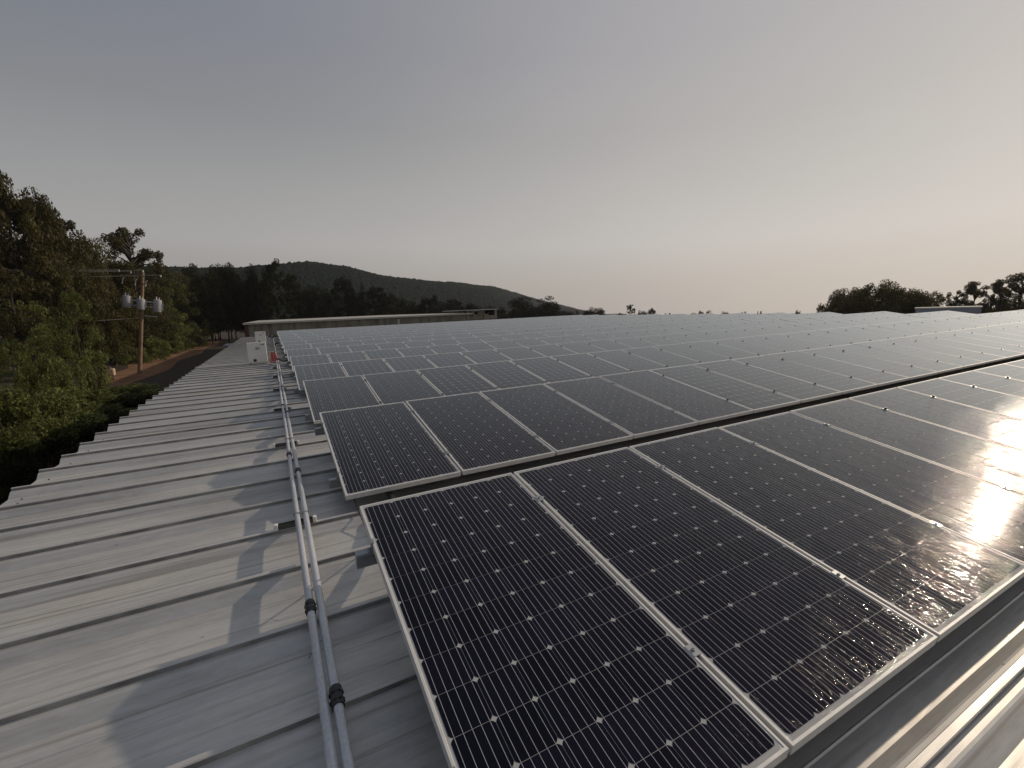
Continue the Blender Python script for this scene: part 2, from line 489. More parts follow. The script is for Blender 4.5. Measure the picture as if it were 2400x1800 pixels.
def sheet_mesh(seed):
    rnd = random.Random(seed)
    prof = [(0, .085), (.012, .085), (.0155, .081), (.0145, .058), (.04, .053), (.05, .049), (.108, .0)]
    mid = [(.17, .0), (.205, .0), (.212, .004), (.219, .0), (.255, .0), (.308, .001), (.36, .0), (.395, 0), (.402, .004), (.409, 0), (.45, 0)]
    prof = prof + mid + [(PITCH-a, b) for a, b in reversed(prof)]
    xs = [i*(RX1-RX0)/73 for i in range(74)]
    vs, fs = [], []
    n = len(prof)
    ph = [rnd.uniform(0, 6) for _ in range(6)]
    for x in xs:
        w = .0035*math.sin(x*2.1+ph[0]) + .003*math.sin(x*4.7+ph[1]) + .0015*math.sin(x*9.1+ph[2])
        for (y, z) in prof:
            k = math.sin(math.pi*min(max((y-.1)/(PITCH-.2), 0), 1))
            vs.append((x, y, z + w*k))
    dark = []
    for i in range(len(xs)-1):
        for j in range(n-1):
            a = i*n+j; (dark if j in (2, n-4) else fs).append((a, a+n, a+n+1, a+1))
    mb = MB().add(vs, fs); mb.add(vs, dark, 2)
    for (dy, dx) in ((.16, .13), (.31, .14), (.45, .12)):        # fixing screws at the eave
        mb.box(dx-.006, dy-.006, 0, dx+.006, dy+.006, .008, 1)
    return mb.mesh('roof_sheet', [M_roof, M_black, M_seam_shade])
sheet_meshes = [sheet_mesh(i) for i in range(4)]
k0 = -7; NSH = 82
for i in range(NSH):
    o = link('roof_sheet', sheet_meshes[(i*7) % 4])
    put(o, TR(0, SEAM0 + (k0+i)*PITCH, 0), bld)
YB0, YB1 = SEAM0 + k0*PITCH, SEAM0 + (k0+NSH)*PITCH
mb = MB()
mb.box(.22, YB0+.1, -4.6, .3, YB1-.1, -.07)
mb.box(.3, YB1-.18, -6.2, RX1-RX0-.1, YB1-.1, -.07)
mb.box(.3, YB0+.1, -6.2, RX1-RX0-.1, YB0+.18, -.07)
mb.build('wall', M_wall, I4, bld)
MB().box(.12, YB0+.05, -.065, .2, YB1-.05, -.012).build('eave_trim', M_seam, I4, bld)
mb = MB(); L0 = RX1-RX0
mb.add([(L0-.02, YB0, .03), (L0+.25, YB0, .07), (L0+34, YB0, -1.9), (L0-.02, YB1, .03), (L0+.25, YB1, .07), (L0+34, YB1, -1.9)],
       [(0, 1, 4, 3), (1, 2, 5, 4)])
mb.build('rear_roof_slope', M_roof, I4, bld)
mb = MB()
mb.add([(.0, 17.84, .100), (2.35, 17.84, .100), (2.35, 18.06, .100), (0, 18.06, .100), (0, 17.84, .088), (2.35, 17.84, .088)], [(0, 1, 2, 3), (4, 5, 1, 0)])
mb.build('gap_shade_strip', M_seam, I4, bld)  # added strip, darker than the sheets, standing in for a shadow line

# ------------------------------------------------------------------ solar panels
W, G, LEN, TILT = .992, .02, 1.956, .17388
PW = W + G
NCOL, NROW = 32, 15
rowY = [0, 3.027, 6.091, 8.966, 11.921, 15.053, 18.232] + [18.232 + 3.04*i for i in range(1, 9)]
rowX = [0, .041, .035, .001, .018, .009, -.013] + [round(.04*(hash01('rx', i)-.5), 3) for i in range(8)]
TH = .04
LIP = .0115

def frame_mb(mb, mi=0, M=None, near=False):
    t = .0012
    for (a, b, c, d) in ((0, 0, W, LIP), (0, LEN-LIP, W, LEN), (0, LIP, LIP, LEN-LIP), (W-LIP, LIP, W, LEN-LIP)):
        if near:
            pass
        mb.box(a, b, -TH, c, d, t, mi, M)
    return mb
def lam_mb(mb, mi=0, M=None):
    vs = [(LIP, LIP, 0), (W-LIP, LIP, 0), (W-LIP, LEN-LIP, 0), (LIP, LEN-LIP, 0)]
    uv = [[(v[0], v[1]) for v in vs]]
    if M: vs = [M @ Vector(v) for v in vs]
    return mb.add(vs, [(0, 1, 2, 3)], mi, False, uv)

def near_frame_mesh():
    """frame with rounded outer edges and a stepped outer face"""
    bm = bmesh.new()
    outs = [(0, 0), (W, 0), (W, LEN), (0, LEN)]
    prof = [(0, -TH), (0, -.0265), (.0012, -.0258), (.0012, -.0232), (0, -.0225), (0, -.0012), (.0012, .0012), (LIP-.001, .0012), (LIP, .0004), (LIP, -.004), (LIP, -TH)]
    rings = []
    for (cx, cy) in outs:
        sx = 1 if cx == 0 else -1; sy = 1 if cy == 0 else -1
        rings.append([bm.verts.new((cx+sx*o, cy+sy*o, z)) for o, z in prof])
    for i in range(4):
        a, b = rings[i], rings[(i+1) % 4]
        for k in range(len(prof)-1): bm.faces.new((a[k], b[k], b[k+1], a[k+1]))
        bm.faces.new((a[-1], b[-1], b[0], a[0]))
    bmesh.ops.recalc_face_normals(bm, faces=bm.faces)
    me = bpy.data.meshes.new('frame'); bm.to_mesh(me); bm.free(); me.materials.append(M_alu); return me
me_frame_near = near_frame_mesh()
me_frame = frame_mb(MB()).mesh('frame', M_alu)
me_lam = lam_mb(MB()).mesh('laminate', M_lam)
me_back = MB().add([(LIP, LIP, -.0012), (W-LIP, LIP, -.0012), (W-LIP, LEN-LIP, -.0012), (LIP, LEN-LIP, -.0012)], [(0, 1, 2, 3)]).mesh('backsheet', M_back)
def cell_mesh():
    h, c = .0781, .0125
    pts = []
    for sx, sy in ((1, 1), (-1, 1), (-1, -1), (1, -1)):
        p, q = (sx*h, sy*(h-c)), (sx*(h-c), sy*h)
        m = (sx*(h-c*.42), sy*(h-c*.42))
        pts += [p, m, q] if sx*sy > 0 else [q, m, p]
    n = len(pts)
    vs = [(x, y, 0) for x, y in pts] + [(x, y, -.001) for x, y in pts]
    fs = [tuple(range(n))] + [(i, i+n, (i+1) % n+n, (i+1) % n) for i in range(n)]
    return MB().add(vs, fs).mesh('solar_cell', M_cell)
me_cell = cell_mesh()

def panel_matrix(r, c):
    rnd = random.Random(r*100+c)
    z = rnd.uniform(-.0012, .0012)
    return (TR(rowX[r] + c*PW, rowY[r], z)
            @ Matrix.Rotation(TILT + rnd.gauss(0, rad(.07)), 4, 'X') @ Matrix.Rotation(rnd.gauss(0, rad(.06)), 4, 'Y'))

inv_cam = cam.matrix_world.inverted()
def screen(pw):
    p = inv_cam @ pw
    if p.z > -.1: return None
    return (.5 + p.x/-p.z*1081.3/2400, .5 + p.y/-p.z*1081.3/1800)
def visible_area(r, c):
    M = R4 @ panel_matrix(r, c)
    q = [screen(M @ Vector((x, y, 0))) for x, y in ((0, 0), (W, 0), (W, LEN), (0, LEN))]
    if any(s is None for s in q): return 0
    if max(s[0] for s in q) < 0 or min(s[0] for s in q) > 1 or max(s[1] for s in q) < 0: return 0
    q = [(min(max(s[0], 0), 1), min(max(s[1], 0), 1)) for s in q]
    return abs(sum(q[i][0]*q[(i+1) % 4][1]-q[(i+1) % 4][0]*q[i][1] for i in range(4)))/2
allp = sorted(((visible_area(r, c), r, c) for r in range(NROW) for c in range(NCOL)), reverse=True)
chosen = set((r, c) for a, r, c in allp[:300] if a > 0)
def nth(n):
    return {1: 'first', 2: 'second', 3: 'third', 4: 'fourth', 5: 'fifth', 6: 'sixth', 7: 'seventh', 8: 'eighth', 9: 'ninth', 10: 'tenth',
            11: 'eleventh', 12: 'twelfth'}.get(n, '%d%s' % (n, {1: 'st', 2: 'nd', 3: 'rd'}.get(n % 10 if n % 100 not in (11, 12, 13) else 0, 'th')))
def rowname(r):
    return 'the nearest row' if r == 0 else 'the %s row from the front' % nth(r+1)
WITH_CELLS = {(0, c) for c in range(6)} | {(1, c) for c in range(5)} | {(2, 0), (2, 1)}
far = MB()
for a, r, c in allp:
    M = R4 @ panel_matrix(r, c)
    if (r, c) not in chosen:
        frame_mb(far, 0, M); lam_mb(far, 1, M); continue
    if (r, c) == (0, 2) or (r, c) == (0, 3):
        look = 'solar panel with sun glare'
    elif c < 4: look = 'dark solar panel'
    else: look = 'solar panel'
    where = '%s from left in %s' % (nth(c+1), rowname(r)) if c else 'leftmost in %s' % rowname(r)
    root = empty('solar_panel', M, '%s, %s' % (look, where), 'solar panel', 'solar panels in tilted rows on the warehouse roof')
    if (r, c) in WITH_CELLS:
        put(link('frame', me_frame_near), I4, root)
        put(link('backsheet', me_back), I4, root)
        for i in range(6):
            for j in range(12):
                put(link('solar_cell', me_cell), TR(.0205+.1585*(i+.5), .027+.1585*(j+.5), 0), root)
    else:
        put(link('frame', me_frame if r > 2 else me_frame_near), I4, root)
        put(link('laminate', me_lam), I4, root)
tag(far.build('solar_panels', [M_alu, M_lam]), 'mass of small far solar panels filling the back rows of the array', 'solar panels',
    'solar panels in tilted rows on the warehouse roof', 'stuff')

# ------------------------------------------------------------------ rails, clamps, feet
SY = {0: .403, 1: 1.60}
def clamp_mesh(end=False, cap=False):
    mb = MB()
    if end:
        mb.box(-.024, -.018, -.045, -.001, .018, -.040); mb.box(-.006, -.018, -.040, -.001, .018, .0035)
        mb.box(-.006, -.018, .0035, .009, .018, .0075)
        mb.tube([(-.014, 0, -.040), (-.014, 0, -.030)], .006, 8, 0)
    else:
        mb.box(-.019, -.026, .002, .019, .026, .0055)
        mb.box(-.008, -.026, -.045, -.0055, .026, .002); mb.box(.0055, -.026, -.045, .008, .026, .002)
    if cap: mb.tube([(0, 0, .0055), (0, 0, .022)], .0125, 8, 1)
    return mb.mesh('clamp', [M_rail, M_black])
def bolt_mesh():
    mb = MB(); mb.tube([(0, 0, .0055), (0, 0, .012)], .0078, 8, 0); mb.tube([(0, 0, .0121), (0, 0, .0125)], .004, 6, 1); return mb.mesh('bolt', [M_rail, M_black])
me_clamp, me_end, me_bolt, me_clamp_far = clamp_mesh(), clamp_mesh(True), bolt_mesh(), clamp_mesh(cap=True)
def rail_mesh():
    mb = MB(); L = NCOL*PW + .10
    x0 = -.085
    # hollow section with two raised ridges and a slot
    mb.box(x0, -.02, -.125, x0+L, .02, -.045)
    mb.box(x0, -.026, -.072, x0+L, -.02, -.066); mb.box(x0, -.026, -.056, x0+L, -.02, -.050)
    mb.box(x0, .02, -.072, x0+L, .026, -.066); mb.box(x0, .02, -.056, x0+L, .026, -.050)
    return mb.mesh('beam', M_rail)
me_beam = rail_mesh()
for r in range(NROW):
    for h in (0, 1):
        M = R4 @ TR(rowX[r], rowY[r], 0) @ Matrix.Rotation(TILT, 4, 'X') @ TR(0, SY[h], 0)
        root = empty('mounting_rail', M, 'aluminium rail with clamps under the %s half of %s' % (('near', 'far')[h], rowname(r)), 'rail',
                     'mounting rails under the panel rows')
        put(link('beam', me_beam), I4, root)
        put(link('clamp', me_end), I4, root)
        for c in range(1, NCOL):
            cl = put(link('clamp', me_clamp if r < 2 and c < 5 else me_clamp_far), TR(c*PW - G/2, 0, 0), root)
            if r < 2 and c < 5: put(link('bolt', me_bolt), I4, cl)
        # feet reaching the nearest rib
        yb = rowY[r] + SY[h]*math.cos(TILT)
        zb = SY[h]*math.sin(TILT) - .125*math.cos(TILT)
        k = round((yb - SEAM0)/PITCH); dy = SEAM0 + k*PITCH - yb
        ft = MB()
        q = Matrix.Rotation(-TILT, 4, 'X')
        for x in [.62 + i*1.83 for i in range(18)]:
            zt = ZP + .085 - zb
            if abs(dy) < .03: ft.box(x-.03, -.022, zt, x+.03, .022, .01, 0, TR(0, 0, -.125) @ q)
            else:
                ft.box(x-.03, dy-.025, zt, x+.03, dy+.025, zt+.05, 0, TR(0, 0, -.125) @ q)
                s_ = 1 if dy > 0 else -1
                A = Vector((x, dy, zt+.03)); B = Vector((x, 0, .0))
                ft.tube([(TR(0, 0, -.125) @ q) @ A, (TR(0, 0, -.125) @ q) @ B], .016, 6)
        ft.build('feet', M_rail, I4, root)

# black leads hanging between first and second rows
def cable(name, pts, r, label, mat_=None, cat='cable', n=8, frame=R4):
    p = [Vector(a) for a in pts]; out = []
    for i in range(len(p)-1):
        p0, p1, p2, p3 = p[max(i-1, 0)], p[i], p[i+1], p[min(i+2, len(p)-1)]
        for t in [k/8 for k in range(8)]:
            out.append(.5*((2*p1) + (p2-p0)*t + (2*p0-5*p1+4*p2-p3)*t*t + (3*p1-p0-3*p2+p3)*t**3))
    out.append(p[-1])
    o = out[0].copy(); mb = MB().tube([q-o for q in out], r, n)
    return tag(mb.build(name, mat_ or M_black, frame @ TR(*o)), label, cat)
cable('cable', [(.42, 3.3, -.09), (.38, 2.85, -.085), (.30, 2.45, -.07), (.21, 2.1, -.055), (.14, 1.8, .0)], .03, 'thick black cable bundle crossing the gap behind the first panel of the nearest row')
cable('cable', [(.10, 3.2, .0), (.12, 2.75, -.13), (.13, 2.35, -.12), (.11, 1.85, .2)], .005, 'single thin black lead hanging in the gap behind the nearest panel')

# ------------------------------------------------------------------ conduits
def conduit(x, y0, y1, cps, straps, wob, label, far=None):
    root = empty('conduit', R4 @ TR(x, y0, -.04), label, 'conduit', 'steel conduits along the left ends of the panel rows')
    edges = [y0] + cps + [y1]
    for a, b in zip(edges, edges[1:]):
        pts = [(wob*math.sin((a + (b-a)*i/8)*1.3), a + (b-a)*i/8 - y0, .0035*math.sin((a+(b-a)*i/8)*.9)) for i in range(9)]
        MB().tube(pts, .0192, 14).build('pipe', M_galv, I4, root)
    for c in cps:
        cx = wob*math.sin(c*1.3)
        cz = .0035*math.sin(c*.9)
        mb = MB()
        for (a, b, r, n) in ((-.05, -.03, .0245, 12), (-.03, -.012, .0285, 6), (-.012, .012, .024, 14), (.012, .03, .0285, 6), (.03, .05, .0245, 12)):
            mb.tube([(cx, c-y0+a, cz), (cx, c-y0+b, cz)], r, n)
        mb.build('coupling', M_black, I4, root)
    for s in straps:
        cx = wob*math.sin(s*1.3)
        MB().tube([(cx, s-y0-.009, .0), (cx, s-y0+.009, .0)], .0225, 14).box(cx-.026, s-y0-.009, .008, cx-.02, s-y0+.009, .034).box(cx+.018, s-y0-.009, .008, cx+.024, s-y0+.009, .034).build('strap', M_rail, I4, root)
    return root
ST = [SEAM0 + PITCH*k for k in (5, 9, 13, 17, 21, 25)]
conduit(-.322, -1.2, 17.3, [-1.0+.02, 1.665, 4.71, 7.93, 11.0, 14.1], [s+.04 for s in ST], .003, 'galvanised conduit, left one of the pair beside the panels')
conduit(-.268, -1.2, 17.3, [1.0, 4.06, 7.23, 10.3, 13.35, 16.3], [s+.04 for s in ST], -.003, 'galvanised conduit, right one of the pair nearest to the panels')
rt = empty('conduit', R4 @ TR(-.30, 18.3, -.04), 'thin far conduit running on past the nearer white inverter', 'conduit')
MB().tube([(0, 0, 0), (-.02, 9, 0), (-.04, 18, 0), (-.04, 24, 0)], .019, 8).build('pipe', M_galv, I4, rt)
MB().tube([(0, 1.05, 0), (0, 1.15, 0)], .026, 8).tube([(-.01, 7.05, 0), (-.01, 7.15, 0)], .026, 8).build('coupling', M_black, I4, rt)
where = ['closest to the camera', 'second from the camera', 'third from the camera', 'fourth from the camera', 'fifth from the camera', 'farthest, just before the white inverter']
for i, s in enumerate(ST):
    root = empty('strut_block', R4 @ TR(-.34, s, ZP+.086), 'dark strut with white end caps under the two conduits, %s' % where[i], 'strut', 'struts carrying the conduits')
    MB().box(-.118, -.018, 0, .118, .018, .012).box(-.118, -.018, .012, .118, -.014, .036).box(-.118, .014, .012, .118, .018, .036).build('channel', M_strutd, I4, root)
    for sx in (-1, 1):
        MB().rbox(min(sx*.118, sx*.146), -.023, -.004, max(sx*.118, sx*.146), .023, .042, .007).build('end_cap', M_white, I4, root)
# loose tie wire by the right conduit
cable('tie_wire', [(-.268, 1.42, -.058), (-.30, 1.44, -.085), (-.34, 1.40, -.10), (-.355, 1.37, -.1)], .0016, 'thin black tie wire tail poking out below the right conduit', cat='wire', n=5)
cable('tie_wire', [(-.262, 1.95, -.058), (-.29, 1.95, -.09), (-.315, 1.90, -.12)], .0016, 'thin dark tie wire between the conduits beside the first panel clamp', cat='wire', n=5)

# ------------------------------------------------------------------ inverters, red box
def inverter(x, y, label, box):
    root = empty('inverter', R4 @ TR(x, y, ZP+.085), label, 'inverter', 'white inverters standing on the roof')
    w, h, d = .60, .73, .22
    MB().rbox(0, .018, .03, w, d, h, .03, 0, 3).build('body', M_inv, I4, root)
    MB().rbox(.006, 0, .036, w-.006, .017, h-.006, .012, 0, 2).build('door', M_inv, I4, root)
    f = -.0015
    MB().box((.43), f, h-.10, .535, 0, h-.065, 0).box((.445), f-.001, h-.088, .48, f, h-.07, 1).build('label', [M_black, M_inv], I4, root)
    lg = MB()   # block-shaped mark: barred square and a hooked stroke
    z = h-.245
    lg.box(.265, f, z, .325, 0, z+.075, 0)
    for k in range(3): lg.box(.278, f-.001, z+.012+k*.02, .312, f, z+.020+k*.02, 2)
    lg.box(.335, f, z+.058, .385, 0, z+.075, 1); lg.box(.371, f, z+.02, .385, 0, z+.058, 1); lg.box(.345, f, z, .385, 0, z+.02, 0)
    lg.build('logo', [M_black, M_redink, M_inv], I4, root)
    MB().rbox(.165, -.03, .07, .255, 0, .155, .01).tube([(.21, -.045, .112), (.21, -.03, .112)], .028, 12).build('switch', M_black, I4, root)
    for sx in (.04, w-.08): MB().box(sx, .02, -.002, sx+.04, d+.15, .029).build('foot', M_rail, I4, root)
    return root
inverter(-1.19, 17.62, 'white inverter cabinet with black switch, the nearer and larger of two', 0)
inverter(-1.36, 33.0, 'white inverter cabinet, the farther and smaller of two, near the roof end', 1)
rb = empty('junction_box', R4 @ TR(-.49, 17.95, ZP+.085), 'small faded red box beside the nearer white inverter', 'box')
mb = MB(); mb.add([(0, 0, 0), (.22, 0, 0), (.26, .3, 0), (0, .3, 0), (.01, .02, .36), (.16, .03, .33), (.2, .28, .2), (.01, .28, .34)],
                  [(0, 3, 2, 1), (0, 1, 5, 4), (1, 2, 6, 5), (2, 3, 7, 6), (3, 0, 4, 7), (4, 5, 6, 7)])
mb.build('body', M_red, I4, rb)
MB().box(-.03, -.01, 0, 0, .3, .3).box(-.03, -.012, .335, .13, .02, .37).build('side_panel', M_tan, I4, rb)
cable('cable', [(-.32, 18.0, .02), (-.2, 17.9, -.06), (-.08, 17.6, -.075), (.06, 17.5, -.07)], .026, 'thick black cable from the red box to the panel rows')
cable('cable', [(-.53, 17.8, .02), (-.5, 17.5, -.07), (-.4, 17.35, -.085), (-.33, 17.3, -.06)], .022, 'dark red cable loop under the nearer white inverter', M_redink)
cable('cable', [(-.6, 36.2, .15), (-.5, 36.0, .2), (-.4, 36.0, .12), (-.2, 35.9, .2), (.05, 35.8, .12)], .06, 'black cable bundle beside the farther white inverter')
cable('cable', [(-.3, 29.0, -.06), (-.2, 29.0, .03), (-.1, 29.1, .03), (.05, 29.3, .0)], .04, 'short black cable between far conduit and panel rows')

# ------------------------------------------------------------------ building beyond the roof end
B2 = empty('far_building', R4 @ TR(-2.62, 50, 0), 'old building with pale flat roof and stained wall beyond the roof end', 'building')
L2 = 25.5
MB().box(-.12, -.12, .93, L2-2.2, 0.04, 1.10).build('fascia', M_fascia, I4, B2)
mb = MB(); mb.add([(-.12, .04, 1.1), (L2, .04, 1.1), (L2, 61, 1.1), (-.12, 61, 1.1), (-.12, .04, .93), (L2, .04, .93), (L2, 61, .93), (-.12, 61, .93)],
                  [(0, 1, 2, 3), (7, 6, 5, 4), (0, 3, 7, 4), (1, 5, 6, 2)]); mb.build('roof', M_roof2, I4, B2)
rnd = random.Random(5)
x = .28
while x < L2-.3:
    w = .92
    mb = MB(); off = rnd.uniform(0, .015)
    n = 4
    for k in range(n):
        a = x + w*k/n; bq = w/n
        mb.box(a, .10-off, -6, a+bq*.62, .16, .93); mb.box(a+bq*.62, .125-off, -6, a+bq-.004, .16, .93)
    mb.build('wall_panel', M_stain, I4, B2)
    x += w + .012
MB().box(0, 0, -6, .26, .2, .93).build('corner_post', M_rust, I4, B2)
MB().box(.02, .25, -6, .1, 60.5, .92).build('side_wall', M_stain, I4, B2)
MB().box(14.5, .03, .25, 14.75, .09, .8).build('vent_pipe', M_fascia, I4, B2)
# taller end bay with broken openings
mb = MB()
mb.box(22.4, -.2, 1.36, 26.6, 8, 1.47)
mb.build('bay_roof', M_fascia, I4, B2)
mb = MB()
for a, b in ((22.6, 22.95), (23.35, 23.6), (24.0, 24.9), (26.2, 26.5)): mb.box(a, .0, .3, b, .06, 1.36)
for a, b, z0, z1 in ((22.95, 23.35, .3, .62), (22.95, 23.35, 1.2, 1.36), (23.6, 24.0, .3, .7), (23.6, 24.0, 1.22, 1.36), (24.9, 26.2, .3, .72)):
    mb.box(a, .002, z0, b, .058, z1)
mb.build('bay_wall', M_stain, I4, B2)
MB().box(22.6, .5, .3, 26.5, .6, 1.36).build('bay_interior', M_darkopen, I4, B2)

# low roof unit beyond the ridge at the right
RU = empty('roof_unit', R4 @ TR(67.5, 23.5, .0), 'long low blue-grey metal housing beyond the ridge before the right-hand trees', 'roof unit')
A_ = Matrix.Rotation(rad(-70), 4, 'Z')
mb = MB(); mb.box(-2.7, 0, -3.6, 2.7, 2, -.60, 0, A_); mb.build('casing', M_unit, I4, RU)
mb = MB(); mb.box(-2.8, -.1, -.598, 2.8, 2.1, -.46, 0, A_); mb.build('lid', M_fascia, I4, RU)

# low shed seen past the eave
sh = empty('shed', TR(-7.0, 84, GZ), 'low dark shed with pale roof edges beyond the eave by the clearing', 'shed')
MB().box(0, 0, 0, 5.5, 6, 1.75).build('wall', M_darkopen, I4, sh)
MB().box(-.3, -.3, 1.76, 5.8, 6.3, 1.92).build('roof', M_tank, I4, sh)
MB().box(1.4, -2.6, .9, 5.6, -2.4, 1.05).box(1.5, -2.55, 0, 1.6, -2.45, .9).box(5.4, -2.55, 0, 5.5, -2.45, .9).build('rail', M_tank, I4, sh)

# ------------------------------------------------------------------ power pole
pb = Vector((-13.85, 63.7, GZ)); ptop = Vector((-12.43, 63.7, 6.55))
axis = (ptop-pb).normalized()
Mp = Matrix.Translation(pb) @ Vector((0, 0, 1)).rotation_difference(axis).to_matrix().to_4x4()
PL = (ptop-pb).length
pole = empty('utility_pole', Mp, 'leaning wooden utility pole with pale transformers at the edge of the dirt track', 'utility pole')
MB().tube([(0, 0, -.4), (0, 0, PL*.5), (0, 0, PL)], .2, 14, radii=[.21, .18, .14]).build('shaft', M_wood, I4, pole)
MB().box(-2.1, -.17, PL-.40, 1.7, -.08, PL-.32).build('crossarm', M_bark, TR(0, 0, 0) , pole)
for x in (-2.0, -1.0, 0, 1.6):
    z = PL-.30 if x else PL
    MB().tube([(x, -.14 if x else 0, z), (x, -.14 if x else 0, z+.1), (x, -.14 if x else 0, z+.24)], .07, 10, radii=[.05, .09, .05]).build('insulator', M_porc, I4, pole)
for x in (-1.65, -.55, .35):
    MB().tube([(x, -.22, PL-1.25), (x+.02, -.32, PL-1.0), (x+.12, -.25, PL-.82)], .045, 8).tube([(x-.02, -.3, PL-1.5), (x-.02, -.3, PL-1.3)], .05, 8).build('fuse_cutout', M_porc, I4, pole)
MB().box(-1.75, -.2, PL-1.32, .5, -.1, PL-1.22).build('cutout_arm', M_bark, I4, pole)
def transformer(x, y, z, r, h):
    o = MB().tube([(x, y, z), (x, y, z+.05), (x, y, z+h-.06), (x, y, z+h)], r, 20, radii=[r*.94, r, r, r*.95]).tube([(x, y, z+h), (x, y, z+h+.06), (x, y, z+h+.1)], r, 20, radii=[r*1.04, r*1.0, r*.5]).build('transformer', M_tank, I4, pole)
    MB().tube([(x-.12, y, z+h+.08), (x-.12, y, z+h+.42)], .05, 8, radii=[.07, .05]).tube([(x+.14, y-.1, z+h+.06), (x+.14, y-.1, z+h+.34)], .05, 8, radii=[.06, .04]).build('bushing', M_porc, I4, o)
    for k in range(3): MB().box(x+r+.01, y-.16+k*.12, z+.2, x+r+.12, y-.13+k*.12, z+h-.25).build('cooling_fin', M_tank, I4, o)
transformer(-1.3, -.1, PL-4.0, .41, 1.2)
transformer(0.02, -.56, PL-4.05, .37, 1.05)
transformer(1.4, -.1, PL-4.15, .39, 1.25)
MB().box(-.9, -.08, PL-3.2, 1.1, .08, PL-3.05).box(-.9, -.08, PL-3.75, 1.1, .08, PL-3.6).build('bracket', M_rail, I4, pole)
MB().box(.2, -.1, PL-4.75, 1.4, .0, PL-4.65).build('service_arm', M_tank, I4, pole)
def wire(a, b, sag, label):
    a, b = Vector(a), Vector(b); pts = []
    for i in range(33):
        t = i/32; p = a.lerp(b, t); p.z -= sag*4*t*(1-t); pts.append(p-a)
    tag(MB().tube(pts, .022, 5).build('power_line', M_wire, TR(*a)), label, 'power line', 'power lines on the pole')
tp = lambda x, y, z: Mp @ Vector((x, y, z))
wire(tp(-2.0, -.14, PL-.05), (-49, 52, 7.2), .9, 'power line from the left end of the crossarm, leftmost of the top wires')
wire(tp(-1.0, -.14, PL-.05), (-48, 54, 6.9), .9, 'power line from the insulator left of the pole top')
wire(tp(0, 0, PL+.25), (-47.5, 56, 7.1), .9, 'power line tied to the very top of the pole')
wire(tp(1.6, -.14, PL-.05), (-47, 57.5, 6.0), .7, 'power line from the right end of the crossarm')
wire(tp(-.15, -.2, PL-5.0), (-45, 45, 1.0), .5, 'single low service wire below the transformers')

bx = empty('box', TR(-15.6, 58.3, GZ), 'small pale box with an orange side in the bushes left of the pole', 'box')
MB().rbox(0, 0, .5, .85, .7, 1.2, .1).build('body', M_tan, I4, bx)
MB().box(-.1, .05, .5, -.01, .65, 1.15).build('side_panel', M_red, I4, bx)
MB().rbox(-.1, -.05, 1.22, .6, .7, 1.36, .04).build('lid', M_rust, I4, bx)
MB().box(.1, .1, 0, .2, .6, .49).box(.65, .1, 0, .75, .6, .49).build('legs', M_rust, I4, bx)

# ------------------------------------------------------------------ trees
def rnd_unit(r):
    while True:
        v = Vector((r.uniform(-1, 1), r.uniform(-1, 1), r.uniform(-1, 1)))
        if .05 < v.length < 1: return v.normalized()

def leaf_arrays(clumps, leaf, per, rs, flat=.8):
    """clumps: list of (centre, radius). quads scattered through each clump, facing mostly outward/up"""
    cs = []; rr = []
    for c, r in clumps:
        n = max(4, int(per*(r**1.6)))
        cs += [tuple(c)]*n; rr += [r]*n
    cs = np.array(cs); rr = np.array(rr); n = len(cs)
    d = rs.normal(size=(n, 3)); d /= np.linalg.norm(d, axis=1)[:, None]
    rad_ = rs.uniform(.35, 1.0, n)**.6
    p = cs + d*(rr*rad_)[:, None]*np.array((1, 1, flat))
    nrm = d + rs.normal(size=(n, 3))*.75 + np.array((0, 0, .35)); nrm /= np.linalg.norm(nrm, axis=1)[:, None]
    t = np.cross(nrm, rs.normal(size=(n, 3))); t /= np.linalg.norm(t, axis=1)[:, None]
    b = np.cross(nrm, t)
    s = leaf*rs.uniform(.55, 1.35, n)
    a = t*(s)[:, None]; c = b*(s*rs.uniform(.45, .8, n))[:, None]
    v = np.stack([p-a, p+c*.9, p+a, p-c*.9], 1).reshape(-1, 3)
    f = np.arange(4*n).reshape(-1, 4)
    return v, f

def mesh_np(name, v, f, m):
    me = bpy.data.meshes.new(name)
    me.vertices.add(len(v)); me.vertices.foreach_set('co', np.asarray(v, np.float32).ravel())
    me.loops.add(f.size); me.loops.foreach_set('vertex_index', f.astype(np.int32).ravel())
    me.polygons.add(len(f)); me.polygons.foreach_set('loop_start', np.arange(0, f.size, 4, dtype=np.int32))
    me.materials.append(m); me.update(calc_edges=True); me.validate()
    return me

